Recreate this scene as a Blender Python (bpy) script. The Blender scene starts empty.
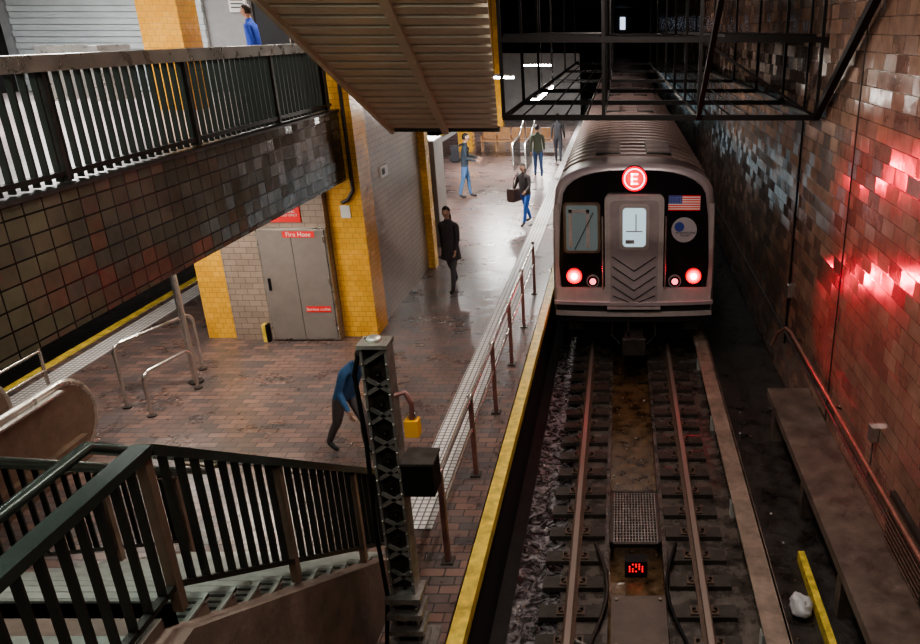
import bpy, bmesh, math, random
from mathutils import Vector, Matrix
random.seed(7)
S = bpy.context.scene
COL = S.collection

# ---------------------------------------------------------------- materials
MATS = {}
def _nt(name):
    m = bpy.data.materials.new(name); m.use_nodes = True
    nt = m.node_tree; b = nt.nodes['Principled BSDF']
    return m, nt, b

def mat(name, col, rough=0.5, metal=0.0, noise=0.0, nscale=6.0, bump=0.0, bscale=30.0, emit=None, estr=0.0, spec=0.5, rvar=0.0):
    if name in MATS: return MATS[name]
    m, nt, b = _nt(name)
    b.inputs['Base Color'].default_value = (*col, 1)
    b.inputs['Roughness'].default_value = rough
    b.inputs['Metallic'].default_value = metal
    b.inputs['Specular IOR Level'].default_value = spec
    geo = nt.nodes.new('ShaderNodeNewGeometry')
    if noise > 0 or rvar > 0:
        n = nt.nodes.new('ShaderNodeTexNoise'); n.inputs['Scale'].default_value = nscale
        n.inputs['Detail'].default_value = 6; n.inputs['Roughness'].default_value = 0.65
        nt.links.new(geo.outputs['Position'], n.inputs['Vector'])
        if noise > 0:
            r = nt.nodes.new('ShaderNodeValToRGB')
            r.color_ramp.elements[0].position = 0.3; r.color_ramp.elements[1].position = 0.7
            r.color_ramp.elements[0].color = (*[max(0,c*(1-noise)) for c in col], 1)
            r.color_ramp.elements[1].color = (*[min(1, c*(1+noise)) for c in col], 1)
            nt.links.new(n.outputs['Fac'], r.inputs['Fac']); nt.links.new(r.outputs['Color'], b.inputs['Base Color'])
        if rvar > 0:
            mr = nt.nodes.new('ShaderNodeMapRange')
            mr.inputs[1].default_value = 0.35; mr.inputs[2].default_value = 0.65
            mr.inputs[3].default_value = max(0.03, rough-rvar); mr.inputs[4].default_value = min(1, rough+rvar)
            nt.links.new(n.outputs['Fac'], mr.inputs[0]); nt.links.new(mr.outputs[0], b.inputs['Roughness'])
    if bump > 0:
        n2 = nt.nodes.new('ShaderNodeTexNoise'); n2.inputs['Scale'].default_value = bscale; n2.inputs['Detail'].default_value = 4
        nt.links.new(geo.outputs['Position'], n2.inputs['Vector'])
        bp = nt.nodes.new('ShaderNodeBump'); bp.inputs['Strength'].default_value = bump; bp.inputs['Distance'].default_value = 0.02
        nt.links.new(n2.outputs['Fac'], bp.inputs['Height']); nt.links.new(bp.outputs['Normal'], b.inputs['Normal'])
    if emit:
        b.inputs['Emission Color'].default_value = (*emit, 1); b.inputs['Emission Strength'].default_value = estr
    MATS[name] = m; return m

def tile(name, c1, c2, mortar, bw, bh, axes, offset=0.5, rough=0.4, msize=0.006, bump=0.4, wob=0.0, wscale=3.0, dirt=0.3, bias=0.0, spec=0.5, tilt=None):
    m, nt, b = _nt(name)
    L = nt.links
    geo = nt.nodes.new('ShaderNodeNewGeometry'); sp = nt.nodes.new('ShaderNodeSeparateXYZ'); cb = nt.nodes.new('ShaderNodeCombineXYZ')
    L.new(geo.outputs['Position'], sp.inputs[0])
    for i, a in enumerate(axes): L.new(sp.outputs['XYZ'.index(a)], cb.inputs[i])
    def brick(k1,k2,km,bi):
        br = nt.nodes.new('ShaderNodeTexBrick')
        br.inputs['Scale'].default_value = 1; br.inputs['Brick Width'].default_value = bw; br.inputs['Row Height'].default_value = bh
        br.inputs['Mortar Size'].default_value = msize; br.inputs['Mortar Smooth'].default_value = 0.3; br.inputs['Bias'].default_value = bi
        br.inputs['Color1'].default_value = (*k1, 1); br.inputs['Color2'].default_value = (*k2, 1); br.inputs['Mortar'].default_value = (*km, 1)
        br.offset = offset; br.squash = 1
        L.new(cb.outputs[0], br.inputs['Vector']); return br
    br = brick(c1,c2,mortar,bias)
    n = nt.nodes.new('ShaderNodeTexNoise'); n.inputs['Scale'].default_value = 1.3; n.inputs['Detail'].default_value = 7; n.inputs['Roughness'].default_value = 0.7
    L.new(geo.outputs['Position'], n.inputs['Vector'])
    mr = nt.nodes.new('ShaderNodeMapRange'); mr.inputs[1].default_value = 0.3; mr.inputs[2].default_value = 0.7
    mr.inputs[3].default_value = 1-dirt; mr.inputs[4].default_value = 1+dirt*0.4
    L.new(n.outputs['Fac'], mr.inputs[0])
    mx = nt.nodes.new('ShaderNodeVectorMath'); mx.operation = 'SCALE'
    L.new(br.outputs['Color'], mx.inputs[0]); L.new(mr.outputs[0], mx.inputs['Scale'])
    L.new(mx.outputs[0], b.inputs['Base Color'])
    rr = nt.nodes.new('ShaderNodeMapRange'); rr.inputs[3].default_value = rough*0.8; rr.inputs[4].default_value = min(1, rough*1.3)
    L.new(n.outputs['Fac'], rr.inputs[0]); L.new(rr.outputs[0], b.inputs['Roughness'])
    b.inputs['Specular IOR Level'].default_value = spec
    inv = nt.nodes.new('ShaderNodeMath'); inv.operation = 'SUBTRACT'; inv.inputs[0].default_value = 1
    L.new(br.outputs['Fac'], inv.inputs[1])
    bp = nt.nodes.new('ShaderNodeBump'); bp.inputs['Strength'].default_value = bump; bp.inputs['Distance'].default_value = 0.006
    L.new(inv.outputs[0], bp.inputs['Height'])
    last = bp.outputs['Normal']
    if wob > 0:
        n2 = nt.nodes.new('ShaderNodeTexNoise'); n2.inputs['Scale'].default_value = wscale; n2.inputs['Detail'].default_value = 2
        L.new(geo.outputs['Position'], n2.inputs['Vector'])
        bp2 = nt.nodes.new('ShaderNodeBump'); bp2.inputs['Strength'].default_value = wob; bp2.inputs['Distance'].default_value = 0.02
        L.new(n2.outputs['Fac'], bp2.inputs['Height']); L.new(last, bp2.inputs['Normal']); last = bp2.outputs['Normal']
    if tilt:
        # every tile is set at a slightly different angle
        b2 = brick((0,0,0),(1,1,1),(0.5,0.5,0.5),0.0)
        sb = nt.nodes.new('ShaderNodeVectorMath'); sb.operation='SUBTRACT'; sb.inputs[1].default_value=(.5,.5,.5)
        ml = nt.nodes.new('ShaderNodeVectorMath'); ml.operation='MULTIPLY'; ml.inputs[1].default_value=tilt
        ad = nt.nodes.new('ShaderNodeVectorMath'); ad.operation='ADD'; nn = nt.nodes.new('ShaderNodeVectorMath'); nn.operation='NORMALIZE'
        L.new(b2.outputs['Color'], sb.inputs[0]); L.new(sb.outputs[0], ml.inputs[0]); L.new(ml.outputs[0], ad.inputs[0]); L.new(last, ad.inputs[1]); L.new(ad.outputs[0], nn.inputs[0]); last = nn.outputs[0]
    L.new(last, b.inputs['Normal'])
    MATS[name] = m; return m

STEEL   = mat('steel_dark', (0.08,0.070,0.064), 0.42, 0.6, noise=0.3, nscale=9, bump=0.1)
MAST    = mat('mast_steel', (0.25,0.235,0.22), 0.4, 0.6, noise=0.4, nscale=9, bump=0.2)
BLACK   = mat('black_steel', (0.012,0.012,0.013), 0.5, 0.5)
GANTRY  = mat('gantry_steel', (0.012,0.010,0.010), 0.55, 0.3)
RAILTOP = mat('rail_brushed', (0.50,0.47,0.43), 0.33, 0.8, noise=0.15, nscale=5, rvar=0.1)
BALUS   = mat('baluster_steel', (0.07,0.07,0.065), 0.4, 0.8)
CHROME  = mat('stainless', (0.66,0.63,0.60), 0.25, 0.9)
YELL    = tile('yellow_tile', (0.90,0.50,0.09), (0.80,0.41,0.065), (0.48,0.25,0.06), 0.12, 0.09, 'XZY', 0.5, 0.25, 0.004, 0.3, dirt=0.28)
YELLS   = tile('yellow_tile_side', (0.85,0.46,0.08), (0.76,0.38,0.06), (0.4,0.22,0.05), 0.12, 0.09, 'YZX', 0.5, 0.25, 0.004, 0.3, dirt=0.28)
YPAINT  = mat('yellow_paint', (0.68,0.50,0.09), 0.45, noise=0.45, nscale=8)
FLOOR   = tile('brick_paver', (0.25,0.155,0.13), (0.115,0.098,0.10), (0.05,0.045,0.048), 0.24, 0.12, 'XYZ', 0.5, 0.27, 0.008, 0.35, dirt=0.4, tilt=(.04,.04,0))
TACT    = tile('tactile_white', (0.85,0.82,0.80), (0.75,0.72,0.71), (0.20,0.18,0.18), 0.075, 0.075, 'XYZ', 0.0, 0.5, 0.010, 0.5, dirt=0.2)
PARAP   = tile('parapet_tile', (0.130,0.108,0.074), (0.080,0.070,0.050), (0.014,0.012,0.010), 0.20, 0.15, 'YZX', 0.0, 0.2, 0.008, 0.7, wob=0.2, wscale=10, dirt=0.5, tilt=(0,.14,.14))
RWALL   = tile('tunnel_wall_tile', (0.28,0.175,0.13), (0.235,0.148,0.112), (0.10,0.065,0.05), 0.40, 0.20, 'YZX', 0.5, 0.17, 0.006, 0.5, wob=0.26, wscale=5, dirt=0.5, tilt=(0,.32,.02), spec=0.8)
KWALL   = tile('tan_tile', (0.36,0.28,0.22), (0.29,0.225,0.18), (0.12,0.095,0.08), 0.2, 0.1, 'YZX', 0.5, 0.3, 0.005, 0.4, wob=0.1, wscale=8, dirt=0.3, tilt=(0,.08,.04))
KWALLX  = tile('tan_tile_front', (0.36,0.28,0.23), (0.31,0.24,0.20), (0.14,0.11,0.09), 0.2, 0.1, 'XZY', 0.5, 0.35, 0.005, 0.3, dirt=0.3)
MEZZF   = tile('mezzanine_tile', (0.56,0.47,0.46), (0.50,0.42,0.41), (0.30,0.25,0.25), 0.3, 0.3, 'XYZ', 0.0, 0.3, 0.006, 0.2, dirt=0.25)
CONC    = mat('concrete', (0.14,0.100,0.082), 0.6, noise=0.4, nscale=3, bump=0.3, bscale=25, rvar=0.15)
WALK    = mat('walkway_concrete', (0.11,0.080,0.066), 0.55, noise=0.45, nscale=3, bump=0.3, bscale=25, rvar=0.15)
CONCD   = mat('concrete_wet', (0.085,0.070,0.062), 0.26, noise=0.75, nscale=4, bump=0.55, bscale=14, rvar=0.22)
CONCS   = mat('concrete_dark', (0.035,0.030,0.027), 0.45, noise=0.6, nscale=4, bump=0.5, bscale=14, rvar=0.2)  # darker concrete for the outer beds and below the walkway
DARKG   = mat('gutter_shade', (0.02,0.017,0.017), 0.5, noise=0.5, nscale=5)  # shadow beside the platform wall, painted as a dark strip
TROUGH  = mat('trough_puddle', (0.11,0.068,0.036), 0.12, noise=0.8, nscale=5, bump=0.35, bscale=10, rvar=0.1, spec=0.8)
RAILM   = mat('rail_rust', (0.13,0.088,0.068), 0.5, 0.3, noise=0.3, nscale=15)
RAILH   = mat('rail_head', (0.30,0.24,0.21), 0.42, 0.5)
TIE     = mat('tie_wood', (0.048,0.039,0.033), 0.6, noise=0.4, nscale=10, bump=0.4)
BOARD   = mat('protection_board', (0.21,0.155,0.125), 0.55, noise=0.45, nscale=4, bump=0.3)
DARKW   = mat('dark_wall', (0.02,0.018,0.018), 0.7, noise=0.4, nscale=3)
SLAT    = mat('slat_panel', (0.62,0.53,0.40), 0.4, 0.1, noise=0.12, nscale=2)
TSTEEL  = mat('train_steel', (0.60,0.53,0.53), 0.30, 0.5, noise=0.12, nscale=4)
TDOOR   = mat('train_door_steel', (0.42,0.355,0.37), 0.35, 0.4, noise=0.1, nscale=4)
TROOF   = mat('train_roof', (0.20,0.14,0.13), 0.42, 0.35, noise=0.25, nscale=3)
TRIB    = mat('train_roof_rib', (0.28,0.205,0.19), 0.4, 0.4)
TBLACK  = mat('train_mask', (0.010,0.008,0.009), 0.12, 0.0)
TUNDER  = mat('train_under', (0.02,0.018,0.018), 0.6, 0.3)
GLASSL  = mat('lit_glass', (0.3,0.36,0.38), 0.15, emit=(0.6,0.82,0.92), estr=0.75)
GLASSC  = mat('cab_glass', (0.06,0.075,0.08), 0.08, emit=(0.45,0.52,0.50), estr=0.16)
CABDARK = mat('cab_dark', (0.015,0.015,0.017), 0.5)
REDL    = mat('red_lamp', (0.9,0.05,0.08), 0.3, emit=(1.0,0.03,0.08), estr=60)
REDRING = mat('red_lens', (0.8,0.01,0.03), 0.3, emit=(1.0,0.0,0.03), estr=3.5)
REDHALO  = mat('red_lamp_halo', (0.6,0.01,0.02), 0.3, emit=(1.0,0.0,0.02), estr=0.9)  # outer glowing ring stands in for the tail lamp's halo
REDS    = mat('red_sign_glow', (0.8,0.0,0.02), 0.3, emit=(1.0,0.0,0.03), estr=1.3)
REDDOT  = mat('red_reflection_glow', (0.9,0.02,0.02), 0.3, emit=(1.0,0.0,0.01), estr=1.3)  # emissive colour for the imitated red reflection on the track
WHL     = mat('white_letter_glow', (1,0.9,0.9), 0.3, emit=(1,0.82,0.84), estr=3.5)
WLAMP   = mat('dim_lamp', (0.8,0.5,0.5), 0.2, emit=(1,0.15,0.2), estr=3)
TUBE    = mat('fluorescent_tube', (1,1,1), 0.4, emit=(1.0,0.97,0.9), estr=60)
WHITE   = mat('white_paint', (0.75,0.74,0.72), 0.45)
REDP    = mat('red_paint_glow', (0.65,0.03,0.03), 0.45, emit=(0.6,0.01,0.01), estr=0.15)  # paint with a faint emission added; the signs and stripes are no lamps
REDPOST = mat('fence_steel_brown', (0.22,0.105,0.095), 0.38, 0.4, noise=0.3)
BLUEP   = mat('blue_paint', (0.04,0.07,0.3), 0.45)
GREYD   = mat('door_grey', (0.24,0.21,0.195), 0.4, 0.2, noise=0.1, nscale=4)
WINWALL = mat('pale_panel', (0.45,0.43,0.42), 0.45, noise=0.15, nscale=2)
SHUT    = mat('shutter_metal', (0.50,0.53,0.53), 0.4, 0.2, noise=0.1, nscale=2)
TREAD   = mat('stair_tread', (0.25,0.265,0.24), 0.4, 0.3, noise=0.3, nscale=12)
NOSING  = mat('stair_nosing', (0.36,0.37,0.34), 0.4, 0.3, noise=0.2)
ORANGE  = mat('yellow_lock', (0.8,0.38,0.02), 0.4)
BENCHW  = mat('bench_wood', (0.5,0.28,0.14), 0.45, noise=0.2)
PLAST   = mat('plastic_bag', (0.6,0.6,0.62), 0.4)
RAILTOP2 = mat('stair_rail_steel',(.085,.11,.098),.25,.75,noise=.2)
STEELP = mat('stair_post_steel',(.26,.19,.145),.35,.6,noise=.2)
# wet drainage gutter, its white reflections painted in as pale mottling
WET, nt, b = _nt('gutter_wet')
geo=nt.nodes.new('ShaderNodeNewGeometry'); n=nt.nodes.new('ShaderNodeTexNoise'); n.inputs['Scale'].default_value=6; n.inputs['Detail'].default_value=9; n.inputs['Roughness'].default_value=.75; n.inputs['Distortion'].default_value=1.2
nt.links.new(geo.outputs['Position'],n.inputs['Vector'])
r=nt.nodes.new('ShaderNodeValToRGB'); r.color_ramp.elements[0].position=.46; r.color_ramp.elements[0].color=(.018,.015,.016,1); r.color_ramp.elements[1].position=.66; r.color_ramp.elements[1].color=(.42,.40,.42,1)
nt.links.new(n.outputs['Fac'],r.inputs['Fac']); nt.links.new(r.outputs['Color'],b.inputs['Base Color'])
b.inputs['Roughness'].default_value=.12; b.inputs['Specular IOR Level'].default_value=1.0
bp=nt.nodes.new('ShaderNodeBump'); bp.inputs['Strength'].default_value=1; bp.inputs['Distance'].default_value=.03
nt.links.new(n.outputs['Fac'],bp.inputs['Height']); nt.links.new(bp.outputs['Normal'],b.inputs['Normal'])

# ---------------------------------------------------------------- builder
class O:
    def __init__(s, name):
        s.name = name; s.v = []; s.f = []; s.mi = []; s.sm = []; s.mats = []
    def m(s, mt):
        if mt not in s.mats: s.mats.append(mt)
        return s.mats.index(mt)
    def add(s, vs, fs, mt, smooth=False):
        o = len(s.v); s.v += [tuple(v) for v in vs]; i = s.m(mt)
        for f in fs: s.f.append([o+k for k in f]); s.mi.append(i); s.sm.append(smooth)
    def box(s, x0, x1, y0, y1, z0, z1, mt):
        vs = [(x,y,z) for x in (x0,x1) for y in (y0,y1) for z in (z0,z1)]
        s.add(vs, [(0,1,3,2),(4,6,7,5),(0,4,5,1),(2,3,7,6),(0,2,6,4),(1,5,7,3)], mt)
    def beam(s, a, b, w, h, mt, up=(0,0,1)):
        a = Vector(a); b = Vector(b); d = (b-a).normalized(); u = Vector(up)
        if abs(d.dot(u)) > 0.99: u = Vector((0,1,0))
        r = d.cross(u).normalized(); u = r.cross(d).normalized()
        vs = []
        for p in (a,b):
            for i,j in ((-1,-1),(1,-1),(1,1),(-1,1)): vs.append(p + r*(w/2*i) + u*(h/2*j))
        s.add(vs, [(0,1,2,3),(7,6,5,4),(0,4,5,1),(1,5,6,2),(2,6,7,3),(3,7,4,0)], mt)
    def tube(s, pts, r, mt, n=10, caps=True):
        pts = [Vector(p) for p in pts]; rings = []
        prev = None
        for i,p in enumerate(pts):
            d = (pts[min(i+1,len(pts)-1)] - pts[max(i-1,0)]).normalized()
            u = Vector((0,0,1)) if abs(d.z) < 0.95 else Vector((0,1,0))
            if prev is not None:
                rr = prev - d*prev.dot(d)
                a1 = rr.normalized() if rr.length > 1e-4 else d.cross(u).normalized()
            else: a1 = d.cross(u).normalized()
            prev = a1; a2 = d.cross(a1).normalized()
            rad = r[i] if isinstance(r,(list,tuple)) else r
            rings.append([p + a1*(rad*math.cos(2*math.pi*k/n)) + a2*(rad*math.sin(2*math.pi*k/n)) for k in range(n)])
        vs = [q for R in rings for q in R]; fs = []
        for i in range(len(pts)-1):
            for k in range(n):
                fs.append((i*n+k, i*n+(k+1)%n, (i+1)*n+(k+1)%n, (i+1)*n+k))
        s.add(vs, fs, mt, True)
        if caps: s.add(rings[0], [tuple(range(n))[::-1]], mt); s.add(rings[-1], [tuple(range(n))], mt)
    def prism(s, poly, y0, y1, mt, axis='Y', smooth=False):
        def P(p,t):
            return (p[0],t,p[1]) if axis=='Y' else ((t,p[0],p[1]) if axis=='X' else (p[0],p[1],t))
        n = len(poly); vs = [P(p,y0) for p in poly] + [P(p,y1) for p in poly]
        s.add(vs, [(i,(i+1)%n,n+(i+1)%n,n+i) for i in range(n)], mt, smooth)
        s.add(vs, [tuple(range(n))[::-1], tuple(range(n,2*n))], mt)
    def ell(s, c, r, mt, nu=14, nv=8, keep=None, M=None):
        vs=[]; fs=[]
        for j in range(nv+1):
            ph = math.pi*j/nv
            for i in range(nu):
                th = 2*math.pi*i/nu
                q = Vector((r[0]*math.sin(ph)*math.cos(th), r[1]*math.sin(ph)*math.sin(th), r[2]*math.cos(ph)))
                vs.append(q)
        for j in range(nv):
            for i in range(nu):
                f=(j*nu+i,(j+1)*nu+i,(j+1)*nu+(i+1)%nu,j*nu+(i+1)%nu)
                if keep and not keep(sum((vs[k] for k in f),Vector())/4): continue
                fs.append(f)
        out=[(M@q if M else q)+Vector(c) for q in vs]
        s.add(out, fs, mt, True)
    def obj(s, parent=None, bevel=0):
        me = bpy.data.meshes.new(s.name); me.from_pydata(s.v, [], s.f)
        for mt in s.mats: me.materials.append(mt)
        for p,i,k in zip(me.polygons, s.mi, s.sm): p.material_index = i; p.use_smooth = k
        bm = bmesh.new(); bm.from_mesh(me); bmesh.ops.recalc_face_normals(bm, faces=bm.faces); bm.to_mesh(me); bm.free()
        ob = bpy.data.objects.new(s.name, me); COL.objects.link(ob)
        if parent: ob.parent = parent
        if bevel: 
            b = ob.modifiers.new('bevel','BEVEL'); b.width = bevel; b.segments = 2; b.limit_method='ANGLE'
        return ob

def text(name, body, size, loc, rot, mt, parent=None, ext=0.003, align='CENTER'):
    c = bpy.data.curves.new(name,'FONT'); c.body = body; c.size = size; c.extrude = ext; c.align_x = align; c.align_y='CENTER'
    c.materials.append(mt)
    ob = bpy.data.objects.new(name, c); COL.objects.link(ob); ob.location = loc; ob.rotation_euler = rot
    if parent: ob.parent = parent
    return ob

# ---------------------------------------------------------------- camera
cd = bpy.data.cameras.new('camera'); cam = bpy.data.objects.new('camera', cd); COL.objects.link(cam)
cd.sensor_width = 36; cd.sensor_fit = 'HORIZONTAL'; cd.lens = 36*760/920
cd.shift_x = -160/920; cd.clip_start = 0.05; cd.clip_end = 400
cam.location = (0,0,4.85); cam.rotation_euler = (math.radians(90-21.0),0,0)
S.camera = cam

# ---------------------------------------------------------------- shell
RT = -1.1      # rail top
o = O('floor'); o.box(-8.78,-1.49,-2,60,-0.35,0, FLOOR); o.obj()
o = O('platform_tactile_strip'); o.box(-2.34,-1.96,6.6,60,0,0.012,TACT); o.obj()
o = O('platform_tactile_strip'); o.box(-8.62,-8.25,2,60,0,0.012,TACT); o.obj()
o = O('trim_1'); o.box(-1.47,-1.33,-2,60,-0.12,0.015,YPAINT); o.obj()
o = O('trim_2'); o.box(-8.92,-8.78,-2,60,-0.12,0.015,YPAINT); o.obj()
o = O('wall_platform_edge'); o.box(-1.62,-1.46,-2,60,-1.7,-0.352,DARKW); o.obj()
o = O('wall_right'); o.box(3.1,3.4,-2,70,-1.7,6.6,RWALL); o.obj()
o = O('wall_left'); o.box(-13.3,-13,-2,70,-1.7,6.6,DARKW); o.obj()
o = O('wall_far'); o.box(-13,3.1,70,70.3,-1.7,6.6,DARKW); o.obj()
o = O('ceiling'); o.box(-13.3,3.4,-2,70,6.6,6.8,DARKW); o.obj()
TX = 0.2
o = O('track_bed')
o.box(-1.455,-1.25,-2,69.9,-1.75,-1.50,DARKG)
o.box(-1.25,-0.70,-2,69.9,-1.75,-1.41,WET)
o.box(-0.70,TX-0.34,-2,69.9,-1.75,-1.34,CONCD)
o.box(TX-0.34,TX+0.34,-2,69.9,-1.75,-1.56,TROUGH)
o.box(TX+0.34,1.75,-2,69.9,-1.75,-1.34,CONCD)
o.box(1.75,3.09,-2,69.9,-1.75,-1.42,CONCS)
o.obj()
o = O('track_bed'); o.box(-12.95,-8.9,-2,69.9,-1.75,-1.5,CONCS); o.obj()
for sx in (-0.755,0.755):
    o = O('running_rail'); c = TX+sx
    poly=[(-.07,-.155),(.07,-.155),(.07,-.14),(.012,-.12),(.012,-.045),(.036,-.035),(.036,0),(-.036,0),(-.036,-.035),(-.012,-.045),(-.012,-.12),(-.07,-.14)]
    o.prism([(c+p[0],RT+p[1]) for p in poly], -2,68, RAILM)
    o.box(c-.03,c+.03,-2,68,RT,RT+.003,RAILH)
    o.obj()
o = O('rail_ties')
y=1.0
while y<60:
    for sx in (-0.755,0.755):
        c=TX+sx
        j=random.uniform(-.02,.02)
        o.box(c-.36,c+.36,y+j,y+.2+j,-1.338,-1.275,TIE)
        o.box(c-.16,c+.16,y+.03+j,y+.17+j,-1.275,-1.257,RAILM)
        for bx in (-.12,.12):
            o.tube([(c+bx,y+.1+j,-1.257),(c+bx,y+.1+j,-1.21)],0.022,STEEL,8)
            o.box(c+bx*.85-.02,c+bx*.85+.02,y+.06+j,y+.14+j,-1.257,-1.235,RAILM)
    y+=0.48
o.obj()
o = O('third_rail')
o.box(1.46,1.72,1,66,-0.90,-0.865,BOARD)
o.box(1.70,1.73,1,66,-1.0,-0.865,BOARD)
o.box(1.52,1.60,1,66,-1.12,-1.0,RAILM)
y=1.5
while y<60:
    o.box(1.50,1.62,y,y+.12,-1.34,-1.12,WINWALL); o.beam((1.71,y+.06,-1.335),(1.71,y+.06,-0.9),.04,.05,STEEL); y+=2.4
o.obj()
o = O('drain_grate')
gx0,gx1,gy0,gy1 = TX-.33,TX+.33,8.05,9.25
o.box(gx0,gx1,gy0,gy0+.04,-1.34,-1.28,STEEL);o.box(gx0,gx1,gy1-.04,gy1,-1.34,-1.28,STEEL)
o.box(gx0,gx0+.04,gy0,gy1,-1.34,-1.28,STEEL);o.box(gx1-.04,gx1,gy0,gy1,-1.34,-1.28,STEEL)
for i in range(1,16): o.box(gx0+.04*i+.005,gx0+.04*i+.02,gy0,gy1,-1.33,-1.285,MAST)
for i in range(1,20): o.box(gx0,gx1,gy0+.06*i,gy0+.06*i+.015,-1.33,-1.287,MAST)
o.obj()
o = O('track_signal_box')
o.box(TX-.28,TX+.3,6.2,7.0,-1.555,-1.24,STEEL); o.box(TX-.30,TX+.32,6.18,7.02,-1.24,-1.21,WALK)
for bx in (-.24,.26):
    for by in (6.25,6.95): o.tube([(TX+bx,by,-1.21),(TX+bx,by,-1.19)],.02,RAILH,8)
o.obj()
o = O('track_red_reflection')  # glowing dots added to imitate a red reflection in the trough
o.box(TX-.14,TX+.14,7.75,7.9,-1.555,-1.32,BLACK)
for i in range(5):
    for k in range(4):
        if (i+k)%4!=3: o.tube([(TX-.08+i*.04,7.75,-1.46+k*.035),(TX-.08+i*.04,7.74,-1.46+k*.035)],.012,REDDOT,8)
o.obj()
for side,x0 in ((1,TX+.45),(-1,TX-.45)):
    o = O('air_hose')
    pts=[]
    for i in range(25):
        t=i/24; pts.append((x0+side*.10*math.sin(t*math.pi*2.2), 5.4+t*2.6,-1.245+.02*math.sin(t*9)))
    o.tube(pts,.022,BLACK if side>0 else STEEL,8); o.obj()
o = O('track_crossing_cable'); o.tube([(TX-.68,6.35,-1.23),(TX-.3,6.1,-1.22),(TX+.2,6.05,-1.18),(TX+.68,6.3,-1.23)],.025,MAST,8); o.obj()
o = O('track_litter')
for i in range(160):
    x=random.choice([random.uniform(-1.2,-.78),random.uniform(1.78,2.2),random.uniform(-.1,.5)]); y=random.uniform(7.95,13) if -.2<x<1 else random.uniform(5,13)
    z=-1.41 if x<-.2 else (-1.42 if x>1 else -1.56)
    s_=random.uniform(.008,.025)
    o.ell((x,y,z+s_*.6),(s_,s_*1.3,s_*.6),random.choice([TIE,CONC,CONC,RAILM,WINWALL]),6,4)
o.obj()

# right walkway
o = O('maintenance_walkway')
o.box(2.42,3.09,2,11.3,-0.78,-0.65,WALK)
o.box(2.85,3.09,2,11.3,-1.42,-0.78,CONCS)
for y in (3.2,5.0,6.9,8.8,10.9): o.box(2.48,2.85,y,y+.16,-1.42,-0.78,WALK)
o.obj()
o = O('yellow_marker_board'); o.box(2.24,2.32,6.3,7.9,-1.42,-1.27,YPAINT); o.obj()
o = O('wall_handrail')
pts=[(2.98,3,-.03),(2.98,12.3,-.06),(2.95,12.6,-.1),(2.85,12.75,-.25),(2.75,12.75,-.5)]
HR=mat('handrail_rust',(.24,.125,.095),.45,.3,noise=.3)
o.tube(pts,.028,HR,10)
for y in (4.5,7,9.5,12): o.tube([(2.98,y,-.05),(3.1,y,-.1)],.015,STEEL,8)
o.obj()
o = O('wall_conduit')
o.tube([(3.05,2,-.35),(3.05,60,-.35)],.02,STEEL,8)
o.tube([(3.07,10.1,-.6),(3.07,10.1,6.5)],.012,STEEL,6)
o.tube([(3.07,13.1,-.6),(3.07,13.1,6.5)],.02,BLACK,6)
o.obj()
o = O('wall_vent_grille')
o.box(3.04,3.1,6.1,7.3,-.62,.02,STEEL)
for i in range(9): o.beam((3.03,6.16,-.56+i*.065),(3.03,7.24,-.56+i*.065),.05,.012,RAILM,(0.6,0,1))
o.obj()
o = O('wall_junction_box'); o.box(3.0,3.1,8.0,8.13,.22,.42,CHROME); o.tube([(3.06,8.06,-.3),(3.06,8.06,.22)],.012,STEEL,6); o.obj(bevel=.01)
o = O('wall_junction_box'); o.box(3.0,3.1,12.9,13.05,.35,.6,CHROME); o.obj(bevel=.01)
o = O('crumpled_plastic_bag')
o.ell((2.08,7.0,-1.33),(.12,.2,.08),PLAST,12,8); ob=o.obj()
for v in ob.data.vertices: v.co += Vector([random.uniform(-.03,.03) for _ in range(3)])

# ---------------------------------------------------------------- platform edge fence
o = O('platform_edge_fence')
FX=-1.68; ys=[6.1,7.65,9.2,10.8,12.4,14.2]
for y in ys:
    o.box(FX-.025,FX+.025,y-.025,y+.025,0,1.0,REDPOST); o.box(FX-.06,FX+.06,y-.06,y+.06,0,.02,STEEL)
    o.ell((FX,y,1.02),(.04,.04,.035),CHROME,8,6)
o.tube([(FX,6.1,1.0),(FX,14.2,1.0)],.026,CHROME,10)
o.tube([(FX,6.1,.62),(FX,14.2,.62)],.018,CHROME,8)
o.obj()

# ---------------------------------------------------------------- overpass / mezzanine
o = O('mezzanine_deck')
o.box(-12.9,-4.48,-1,11.7,2.78,3.62,MEZZF); o.box(-12.9,-4.92,11.7,17,2.78,3.62,MEZZF); o.obj()
o = O('mezzanine_parapet')
o.box(-4.47,-4.3,-1,11.94,2.65,3.70,PARAP)
o.box(-4.50,-4.27,-1,11.94,3.70,3.73,STEEL)
o.obj()
o = O('mezzanine_railing')
o.box(-4.45,-4.31,-1,11.9,4.56,4.68,RAILTOP)
o.box(-4.42,-4.36,-1,11.9,3.78,3.82,BALUS)
y=.2
while y<11.9:
    o.box(-4.415,-4.365,y,y+.018,3.74,4.56,BALUS); y+=.125
for y in (2,4,6,8,10,11.7): o.box(-4.43,-4.35,y,y+.04,3.735,4.56,STEEL)
o.obj()
o = O('wall_mezzanine'); o.box(-12.9,-4.93,17,17.2,3.62,6.6,mat('mezz_wall',(.28,.28,.28),.5,noise=.1)); o.obj()
o = O('mezzanine_column'); 
o.box(-7.66,-7.01,13,13.6,3.62,6.6,YELL); o.obj()
o = O('wall_poster'); o.box(-8.05,-7.7,16.93,17,5.2,6.2,WHITE); o.box(-8.0,-7.75,16.91,16.93,5.6,6.1,mat('poster_ink',(.1,.12,.2),.5)); 
for i in range(4): o.box(-8.0,-7.75,16.91,16.93,5.28+i*.07,5.3+i*.07,BLACK)
o.obj()
o = O('door_1'); o.box(-8.6,-7.7,16.96,16.99,3.62,5.1,CABDARK) if False else None
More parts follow.
